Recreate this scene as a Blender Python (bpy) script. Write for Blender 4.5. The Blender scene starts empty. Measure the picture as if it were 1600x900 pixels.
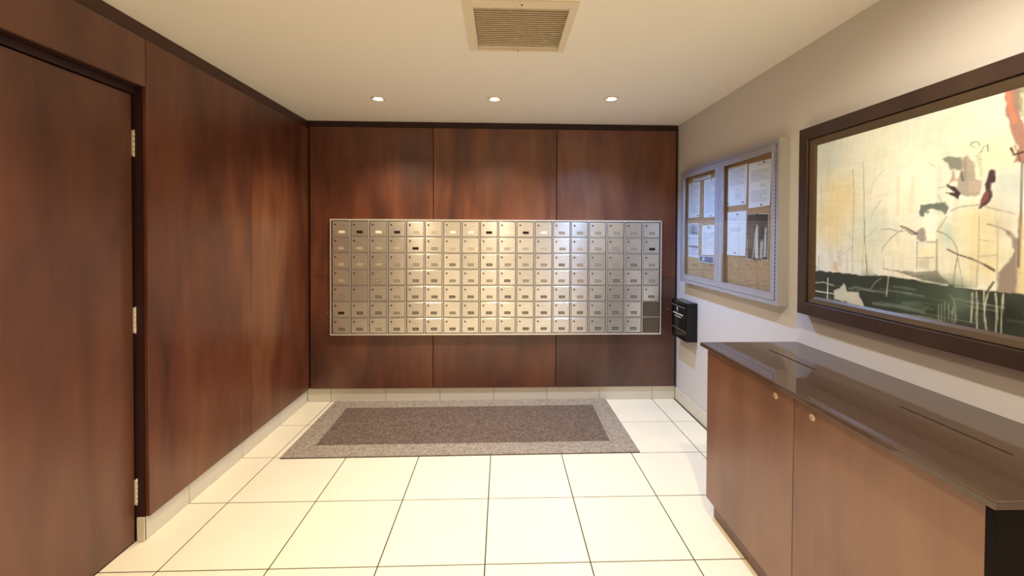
import bpy, bmesh, math, random
import numpy as np
from mathutils import Vector, Matrix
random.seed(7); np.random.seed(7)
C = bpy.context.scene.collection
SC = bpy.context.scene

# ---------------------------------------------------------------- camera
FPX, CX, CY = 665.188, 807.263, 376.589
YAW, PIT, ROL, HC = .0338363, -.0142709, .0043766, 1.47205
def cam_axes():
    cy, sy, cp, sp, cr, sr = math.cos(YAW), math.sin(YAW), math.cos(PIT), math.sin(PIT), math.cos(ROL), math.sin(ROL)
    f = Vector((sy*cp, cy*cp, sp)); r = Vector((cy, -sy, 0)); u = r.cross(f)
    return r*cr+u*sr, f, u*cr-r*sr
cd = bpy.data.cameras.new('camera'); cam = bpy.data.objects.new('camera', cd); C.objects.link(cam)
cd.sensor_fit = 'HORIZONTAL'; cd.sensor_width = 36; cd.lens = FPX/1600*36
cd.shift_x = (800-CX)/1600; cd.shift_y = (CY-450)/1600
cd.clip_start = .02
r_, f_, u_ = cam_axes()
cam.matrix_world = Matrix(((r_.x, u_.x, -f_.x, 0), (r_.y, u_.y, -f_.y, 0), (r_.z, u_.z, -f_.z, HC), (0, 0, 0, 1)))
SC.camera = cam

# ---------------------------------------------------------------- world and exposure
W = bpy.data.worlds.new('world'); SC.world = W; W.use_nodes = True
W.node_tree.nodes['Background'].inputs[0].default_value = (1, .9, .75, 1)
W.node_tree.nodes['Background'].inputs[1].default_value = .02
SC.view_settings.view_transform = 'Standard'; SC.view_settings.look = 'None'
SC.view_settings.gamma = 1; SC.view_settings.use_curve_mapping = False
SC.view_settings.exposure = 0.46
WARM, COOL = (1.0, .83, .60), (.28, .50, 1.0)
LAMP_W = dict(left=68, centre=66, right=106, near_left=54, near_centre=50, near_right=62, rear_fill_left=135, rear_fill_centre=110, rear_fill_right=45)

# ---------------------------------------------------------------- helpers
def lin(c):
    return tuple((v/255/12.92) if v/255 <= .04045 else ((v/255+.055)/1.055)**2.4 for v in c)
def tag(o, label=None, cat=None, group=None, kind=None):
    if label: o['label'] = label
    if cat: o['category'] = cat
    if group: o['group'] = group
    if kind: o['kind'] = kind
    return o
def empty(name, loc=(0, 0, 0), label=None, cat=None, group=None, kind=None):
    o = bpy.data.objects.new(name, None); C.objects.link(o); o.location = loc; o.empty_display_size = .05
    return tag(o, label, cat, group, kind)
def place(o, parent):
    """parent at identity-inverse: children are given in the parent's own space"""
    if parent is not None: o.parent = parent
    return o
def link(name, me, parent=None, loc=(0, 0, 0), rot=(0, 0, 0)):
    o = bpy.data.objects.new(name, me); C.objects.link(o); o.location = loc; o.rotation_euler = rot
    return place(o, parent)
class MB:
    """collects polygons with a material slot each; build() makes one mesh object"""
    def __init__(s): s.v = []; s.f = []; s.m = []; s.smooth = []
    def poly(s, pts, m=0, sm=False):
        n = len(s.v); s.v += [tuple(p) for p in pts]; s.f.append(tuple(range(n, n+len(pts)))); s.m.append(m); s.smooth.append(sm)
    def box(s, x0, x1, y0, y1, z0, z1, m=0, c=0.0, R=None, T=None):
        bm = bmesh.new(); bmesh.ops.create_cube(bm, size=1)
        for v in bm.verts: v.co = Vector(((x0+x1)/2+v.co.x*(x1-x0), (y0+y1)/2+v.co.y*(y1-y0), (z0+z1)/2+v.co.z*(z1-z0)))
        if c: bmesh.ops.bevel(bm, geom=bm.edges[:], offset=c, segments=1, affect='EDGES', profile=.5)
        s.take(bm, m, R, T); return s
    def take(s, bm, m=0, R=None, T=None, sm=False):
        bm.verts.ensure_lookup_table(); n = len(s.v)
        for i, v in enumerate(bm.verts):
            v.index = i; co = v.co
            if R is not None: co = R @ co
            if T is not None: co = co + Vector(T)
            s.v.append(tuple(co))
        for f in bm.faces: s.f.append(tuple(n+v.index for v in f.verts)); s.m.append(m); s.smooth.append(sm)
        bm.free()
    def cyl(s, p, axis, r, h, m=0, seg=16, r2=None, sm=True):
        """cylinder from p along axis ('x','y','z' or a Vector) for length h"""
        ax = {'x': Vector((1, 0, 0)), 'y': Vector((0, 1, 0)), 'z': Vector((0, 0, 1))}.get(axis, axis) if isinstance(axis, str) else axis.normalized()
        a = ax.orthogonal().normalized(); b = ax.cross(a); p = Vector(p); r2 = r if r2 is None else r2
        A = [p+(a*math.cos(t)+b*math.sin(t))*r for t in [2*math.pi*k/seg for k in range(seg)]]
        B = [p+ax*h+(a*math.cos(t)+b*math.sin(t))*r2 for t in [2*math.pi*k/seg for k in range(seg)]]
        n = len(s.v); s.v += [tuple(q) for q in A+B]
        for k in range(seg):
            j = (k+1) % seg; s.f.append((n+k, n+j, n+seg+j, n+seg+k)); s.m.append(m); s.smooth.append(sm)
        s.f.append(tuple(n+k for k in reversed(range(seg)))); s.m.append(m); s.smooth.append(False)
        s.f.append(tuple(n+seg+k for k in range(seg))); s.m.append(m); s.smooth.append(False)
        return s
    def lathe(s, prof, seg=32, m=0, closed=True, T=(0, 0, 0), R=None):
        n = len(s.v); N = len(prof)
        for k in range(seg):
            t = 2*math.pi*k/seg
            for r, z in prof:
                q = Vector((r*math.cos(t), r*math.sin(t), z))
                if R is not None: q = R @ q
                s.v.append(tuple(q+Vector(T)))
        for k in range(seg):
            j = (k+1) % seg
            for i in range(N if closed else N-1):
                i2 = (i+1) % N
                s.f.append((n+k*N+i, n+j*N+i, n+j*N+i2, n+k*N+i2)); s.m.append(m); s.smooth.append(True)
        return s
    def plate(s, A, B, c0, c1, holes, perm, m=0):
        """slab over the A x B cut grid with rectangular holes; perm maps (a,b,c) to xyz"""
        A = sorted(set(A)); B = sorted(set(B))
        def hole(a, b): return any(h[0]-1e-6 < a < h[1]+1e-6 and h[2]-1e-6 < b < h[3]+1e-6 for h in holes)
        na, nb = len(A)-1, len(B)-1
        solid = lambda i, j: 0 <= i < na and 0 <= j < nb and not hole((A[i]+A[i+1])/2, (B[j]+B[j+1])/2)
        idx = {}
        def V(i, j, k):
            if (i, j, k) not in idx:
                idx[(i, j, k)] = len(s.v); s.v.append(perm(A[i], B[j], (c0, c1)[k]))
            return idx[(i, j, k)]
        def F(q): s.f.append(tuple(q)); s.m.append(m); s.smooth.append(False)
        for i in range(na):
            for j in range(nb):
                if not solid(i, j): continue
                F([V(i, j, 1), V(i+1, j, 1), V(i+1, j+1, 1), V(i, j+1, 1)]); F([V(i, j, 0), V(i, j+1, 0), V(i+1, j+1, 0), V(i+1, j, 0)])
                if not solid(i-1, j): F([V(i, j, 0), V(i, j, 1), V(i, j+1, 1), V(i, j+1, 0)])
                if not solid(i+1, j): F([V(i+1, j, 0), V(i+1, j+1, 0), V(i+1, j+1, 1), V(i+1, j, 1)])
                if not solid(i, j-1): F([V(i, j, 0), V(i+1, j, 0), V(i+1, j, 1), V(i, j, 1)])
                if not solid(i, j+1): F([V(i, j+1, 0), V(i, j+1, 1), V(i+1, j+1, 1), V(i+1, j+1, 0)])
        return s
    def ring(s, a0, a1, b0, b1, t, c0, c1, perm, m=0, ta=None):
        ta = ta or t
        return s.plate([a0, a0+ta, a1-ta, a1], [b0, b0+t, b1-t, b1], c0, c1, [(a0+ta, a1-ta, b0+t, b1-t)], perm, m)
    def mesh(s, name, mats):
        me = bpy.data.meshes.new(name); me.from_pydata(s.v, [], s.f)
        for mt in (mats if isinstance(mats, (list, tuple)) else [mats]): me.materials.append(mt)
        me.polygons.foreach_set('material_index', s.m); me.polygons.foreach_set('use_smooth', s.smooth)
        bm = bmesh.new(); bm.from_mesh(me); bmesh.ops.recalc_face_normals(bm, faces=bm.faces[:]); bm.to_mesh(me); bm.free()
        me.update(); return me
    def build(s, name, mats, parent=None, loc=(0, 0, 0), rot=(0, 0, 0)):
        return link(name, s.mesh(name, mats), parent, loc, rot)
XY = lambda a, b, c: (a, b, c)          # slab lying flat
XZ = lambda a, b, c: (a, c, b)          # slab facing y
YZ = lambda a, b, c: (c, a, b)          # slab facing x

# ---------------------------------------------------------------- materials
def mat(name):
    m = bpy.data.materials.new(name); m.use_nodes = True; nt = m.node_tree
    return m, nt, nt.nodes['Principled BSDF']
def nd(nt, t, **kw):
    n = nt.nodes.new(t)
    for k, v in kw.items():
        if k.startswith('i_'): n.inputs[int(k[2:]) if k[2:].isdigit() else k[2:].replace('_', ' ')].default_value = v
        else: setattr(n, k, v)
    return n
def ramp(nt, stops):
    n = nt.nodes.new('ShaderNodeValToRGB'); e = n.color_ramp.elements
    while len(e) < len(stops): e.new(.5)
    for q, (p, c) in zip(e, stops): q.position = p; q.color = (*c, 1)
    return n
def plain(name, col, rough=.5, metal=0.0, spec=.5, noise=0.0, nscale=20, bump=0.0, bscale=200, coat=0.0):
    m, nt, b = mat(name)
    b.inputs['Base Color'].default_value = (*lin(col), 1); b.inputs['Roughness'].default_value = rough
    b.inputs['Metallic'].default_value = metal; b.inputs['Specular IOR Level'].default_value = spec; b.inputs['Coat Weight'].default_value = coat
    tc = nd(nt, 'ShaderNodeTexCoord')
    if noise:
        n = nd(nt, 'ShaderNodeTexNoise', i_Scale=nscale, i_Detail=4.0)
        nt.links.new(tc.outputs['Object'], n.inputs['Vector'])
        r = ramp(nt, [(.3, tuple(v*(1-noise) for v in lin(col))), (.7, tuple(min(1, v*(1+noise)) for v in lin(col)))])
        nt.links.new(n.outputs['Fac'], r.inputs[0]); nt.links.new(r.outputs[0], b.inputs['Base Color'])
    if bump:
        n = nd(nt, 'ShaderNodeTexNoise', i_Scale=bscale, i_Detail=3.0); nt.links.new(tc.outputs['Object'], n.inputs['Vector'])
        bp = nd(nt, 'ShaderNodeBump', i_Strength=bump, i_Distance=.001); nt.links.new(n.outputs['Fac'], bp.inputs['Height']); nt.links.new(bp.outputs[0], b.inputs['Normal'])
    return m
def wood(name, dark, mid, light, rough=.36, spec=.75):
    """stained veneer: broad vertical blotches, flame figure and fine grain; every panel gets its own offset"""
    m, nt, b = mat(name); L = nt.links.new
    tc = nd(nt, 'ShaderNodeTexCoord'); oi = nd(nt, 'ShaderNodeObjectInfo')
    mul = nd(nt, 'ShaderNodeVectorMath', operation='SCALE'); cmb = nd(nt, 'ShaderNodeCombineXYZ')
    for k in range(3): L(oi.outputs['Random'], cmb.inputs[k])
    L(cmb.outputs[0], mul.inputs[0]); mul.inputs['Scale'].default_value = 37
    add = nd(nt, 'ShaderNodeVectorMath', operation='ADD'); L(tc.outputs['Object'], add.inputs[0]); L(mul.outputs[0], add.inputs[1])
    def noise(sc, scale, detail, dist=0.0):
        mp = nd(nt, 'ShaderNodeMapping'); mp.inputs['Scale'].default_value = sc; L(add.outputs[0], mp.inputs[0])
        n = nd(nt, 'ShaderNodeTexNoise', i_Scale=scale, i_Detail=detail, i_Distortion=dist); L(mp.outputs[0], n.inputs['Vector']); return n
    a = noise((1, 1, .34), 2.6, 4, .7); g = noise((1, 1, .16), 9, 3, .8); f = noise((1, 1, .04), 150, 3)
    r = ramp(nt, [(.33, lin(dark)), (.5, lin(mid)), (.68, lin(light))])
    m1 = nd(nt, 'ShaderNodeMix', data_type='FLOAT'); m1.inputs[0].default_value = .30
    L(a.outputs['Fac'], m1.inputs[2]); L(g.outputs['Fac'], m1.inputs[3])
    m2 = nd(nt, 'ShaderNodeMix', data_type='FLOAT'); m2.inputs[0].default_value = .10
    L(m1.outputs[0], m2.inputs[2]); L(f.outputs['Fac'], m2.inputs[3])
    L(m2.outputs[0], r.inputs[0]); L(r.outputs[0], b.inputs['Base Color'])
    b.inputs['Roughness'].default_value = rough; b.inputs['Specular IOR Level'].default_value = spec
    bp = nd(nt, 'ShaderNodeBump', i_Strength=.12, i_Distance=.0006); L(f.outputs['Fac'], bp.inputs['Height']); L(bp.outputs[0], b.inputs['Normal'])
    return m
def brushed(name, col, rough=.36, metal=.9, tangent=(1, 0, 0), aniso=.75, streak=(1, 1, 40)):
    m, nt, b = mat(name); L = nt.links.new
    b.inputs['Metallic'].default_value = metal; b.inputs['Roughness'].default_value = rough; b.inputs['Anisotropic'].default_value = aniso
    t = nd(nt, 'ShaderNodeCombineXYZ'); [setattr(t.inputs[k], 'default_value', tangent[k]) for k in range(3)]; L(t.outputs[0], b.inputs['Tangent'])
    tc = nd(nt, 'ShaderNodeTexCoord'); oi = nd(nt, 'ShaderNodeObjectInfo'); mp = nd(nt, 'ShaderNodeMapping'); mp.inputs['Scale'].default_value = streak
    L(tc.outputs['Object'], mp.inputs[0]); cm = nd(nt, 'ShaderNodeCombineXYZ')
    for k in range(3): L(oi.outputs['Random'], cm.inputs[k])
    sc = nd(nt, 'ShaderNodeVectorMath', operation='SCALE'); sc.inputs['Scale'].default_value = 50; L(cm.outputs[0], sc.inputs[0]); L(sc.outputs[0], mp.inputs['Location'])
    n = nd(nt, 'ShaderNodeTexNoise', i_Scale=18.0, i_Detail=3.0); L(mp.outputs[0], n.inputs['Vector'])
    c = lin(col); r = ramp(nt, [(.3, tuple(v*.82 for v in c)), (.7, tuple(min(1, v*1.1) for v in c))]); L(n.outputs['Fac'], r.inputs[0])
    hv = nd(nt, 'ShaderNodeHueSaturation'); mr = nd(nt, 'ShaderNodeMapRange'); mr.inputs[3].default_value = .9; mr.inputs[4].default_value = 1.08
    L(oi.outputs['Random'], mr.inputs[0]); L(mr.outputs[0], hv.inputs['Value']); L(r.outputs[0], hv.inputs['Color']); L(hv.outputs[0], b.inputs['Base Color'])
    return m
def carpet(name, a, c, scale=60):
    m, nt, b = mat(name); L = nt.links.new
    tc = nd(nt, 'ShaderNodeTexCoord')
    n = nd(nt, 'ShaderNodeTexNoise', i_Scale=scale, i_Detail=4.0, i_Roughness=.75, i_Distortion=.5); L(tc.outputs['Object'], n.inputs['Vector'])
    r = ramp(nt, [(.36, lin(a)), (.64, lin(c))]); L(n.outputs['Fac'], r.inputs[0]); L(r.outputs[0], b.inputs['Base Color'])
    b.inputs['Roughness'].default_value = .95; b.inputs['Specular IOR Level'].default_value = .1
    n2 = nd(nt, 'ShaderNodeTexNoise', i_Scale=260.0, i_Detail=2.0); L(tc.outputs['Object'], n2.inputs['Vector'])
    bp = nd(nt, 'ShaderNodeBump', i_Strength=.8, i_Distance=.004); L(n2.outputs['Fac'], bp.inputs['Height']); L(bp.outputs[0], b.inputs['Normal'])
    return m
def emit(name, col, s):
    m, nt, b = mat(name); b.inputs['Base Color'].default_value = (*col, 1)
    b.inputs['Emission Color'].default_value = (*col, 1); b.inputs['Emission Strength'].default_value = s; return m
def thin_glass(name, ior=1.5):
    m = bpy.data.materials.new(name); m.use_nodes = True; nt = m.node_tree; nt.nodes.clear(); L = nt.links.new
    o = nd(nt, 'ShaderNodeOutputMaterial'); mx = nd(nt, 'ShaderNodeMixShader'); t = nd(nt, 'ShaderNodeBsdfTransparent')
    t.inputs[0].default_value = (.97, .985, .98, 1)
    g = nd(nt, 'ShaderNodeBsdfGlossy'); g.inputs['Roughness'].default_value = .02
    lw = nd(nt, 'ShaderNodeLayerWeight'); lw.inputs['Blend'].default_value = .5; pw = nd(nt, 'ShaderNodeMath', operation='POWER'); pw.inputs[1].default_value = 4.5
    fr = nd(nt, 'ShaderNodeMath', operation='MULTIPLY_ADD'); fr.inputs[1].default_value = .9; fr.inputs[2].default_value = .04
    L(lw.outputs['Facing'], pw.inputs[0]); L(pw.outputs[0], fr.inputs[0]); L(fr.outputs[0], mx.inputs[0]); L(t.outputs[0], mx.inputs[1]); L(g.outputs[0], mx.inputs[2]); L(mx.outputs[0], o.inputs[0]); return m
def vcol(name, rough=.5, spec=.4):
    m, nt, b = mat(name); a = nd(nt, 'ShaderNodeVertexColor'); a.layer_name = 'Col'; nt.links.new(a.outputs[0], b.inputs['Base Color'])
    b.inputs['Roughness'].default_value = rough; b.inputs['Specular IOR Level'].default_value = spec; return m

M = dict(
    wood=wood('stained_wood_panel', (58, 25, 18), (98, 52, 32), (124, 78, 49)),
    wood_grey=wood('greyish_wood_panel', (52, 28, 21), (78, 47, 35), (98, 66, 50)),
    door_wood=wood('stained_wood_door', (72, 41, 29), (98, 60, 43), (118, 76, 56), spec=.7),
    cab_wood=wood('cabinet_veneer', (98, 63, 44), (116, 78, 56), (130, 94, 70), rough=.35),
    dark_wood=plain('dark_stained_trim', (44, 16, 14), .5, noise=.15),
    shaded_wood=plain('shaded_cabinet_side', (12, 5, 5), .6, spec=.12),
    ceiling=plain('ceiling_paint', (240, 236, 226), .9, spec=.2, bump=.1),
    wall=plain('painted_wall', (210, 205, 200), .85, spec=.25, bump=.25, bscale=320),
    tile=plain('cream_floor_tile', (240, 231, 205), .28, spec=.45, noise=.03, nscale=3),
    base_tile=plain('cream_base_tile', (212, 206, 190), .3, spec=.45, noise=.03, nscale=3),
    grout=plain('dark_grout', (70, 66, 46), .95, spec=.1, noise=.1, nscale=60),
    metal=brushed('brushed_aluminium', (226, 222, 212), rough=.30, metal=.85, tangent=(0, 0, 1), aniso=.85),
    metal_frame=brushed('aluminium_frame', (236, 232, 222), rough=.34, aniso=.3, metal=.7),
    board_metal=plain('satin_silver_frame', (186, 190, 204), .38, metal=.55, noise=.03),
    board_side=plain('satin_silver_case', (190, 186, 176), .45, metal=.3),
    white_plastic=plain('vent_paint', (226, 214, 192), .55),
    hinge=plain('hinge_metal', (236, 228, 212), .35, metal=.4),
    black=plain('black_powder_coat', (7, 7, 8), .22, spec=.4),
    black_edge=plain('grey_edge_highlight', (120, 120, 124), .4),
    ink=plain('white_print', (225, 225, 225), .6),
    lock=plain('lock_metal', (74, 66, 56), .4, metal=.3),
    mesh_metal=plain('perforated_metal', (150, 134, 110), .45, metal=.3),
    keyhole=plain('keyhole_dark', (30, 24, 20), .6),
    chrome=plain('cam_lock_metal', (232, 205, 185), .28, metal=.6),
    mat_border=carpet('mat_border_pile', (128, 116, 102), (178, 166, 148)),
    mat_centre=carpet('mat_centre_pile', (84, 70, 60), (132, 114, 100)),
    mat_edge=plain('mat_rubber_edge', (92, 84, 72), .8),
    cork=carpet('cork_board', (172, 138, 102), (200, 168, 130), 90),
    paper=plain('white_paper', (232, 234, 240), .8, spec=.2),
    print=plain('grey_print', (142, 148, 162), .8),
    pin=plain('dark_pin', (40, 40, 48), .35),
    counter=plain('brown_stone_top', (78, 62, 52), .045, spec=.62, noise=.08, nscale=90),
    frame=wood('walnut_picture_frame', (34, 20, 14), (52, 34, 26), (66, 46, 36), rough=.4),
    liner=plain('bronze_liner', (96, 80, 62), .36, metal=.35, noise=.06),
    glass=thin_glass('cabinet_glass'),
    canvas=vcol('painted_canvas', .5, .25),
    photo=vcol('printed_photo', .4, .4),
    strip=plain('shadow_gap_wood', (72, 42, 32), .5, noise=.1),
    filter=plain('vent_filter', (186, 168, 138), .8),
    dark=plain('dark_cavity', (30, 24, 20), .8),
    chip=plain('raw_wood_chip', (176, 140, 116), .8),
    plate_black=plain('black_number_plate', (24, 14, 16), .4),
    plate_dark=plain('dark_number_plate', (66, 54, 42), .5),
    plate_mid=plain('grey_number_plate', (128, 114, 92), .5),
    plate_tan=plain('tan_number_plate', (172, 158, 134), .5),
    plate_light=plain('white_number_label', (222, 214, 192), .6),
    inset_dark=plain('dark_plate_inset', (150, 140, 124), .5),
    inset_mid=plain('grey_plate_inset', (168, 154, 128), .5),
)
LAMP_WARM = emit('warm_lamp_face', (1, .93, .8), 14)
LAMP_COOL = emit('cool_lamp_face', (.92, .96, 1), 14)

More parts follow.
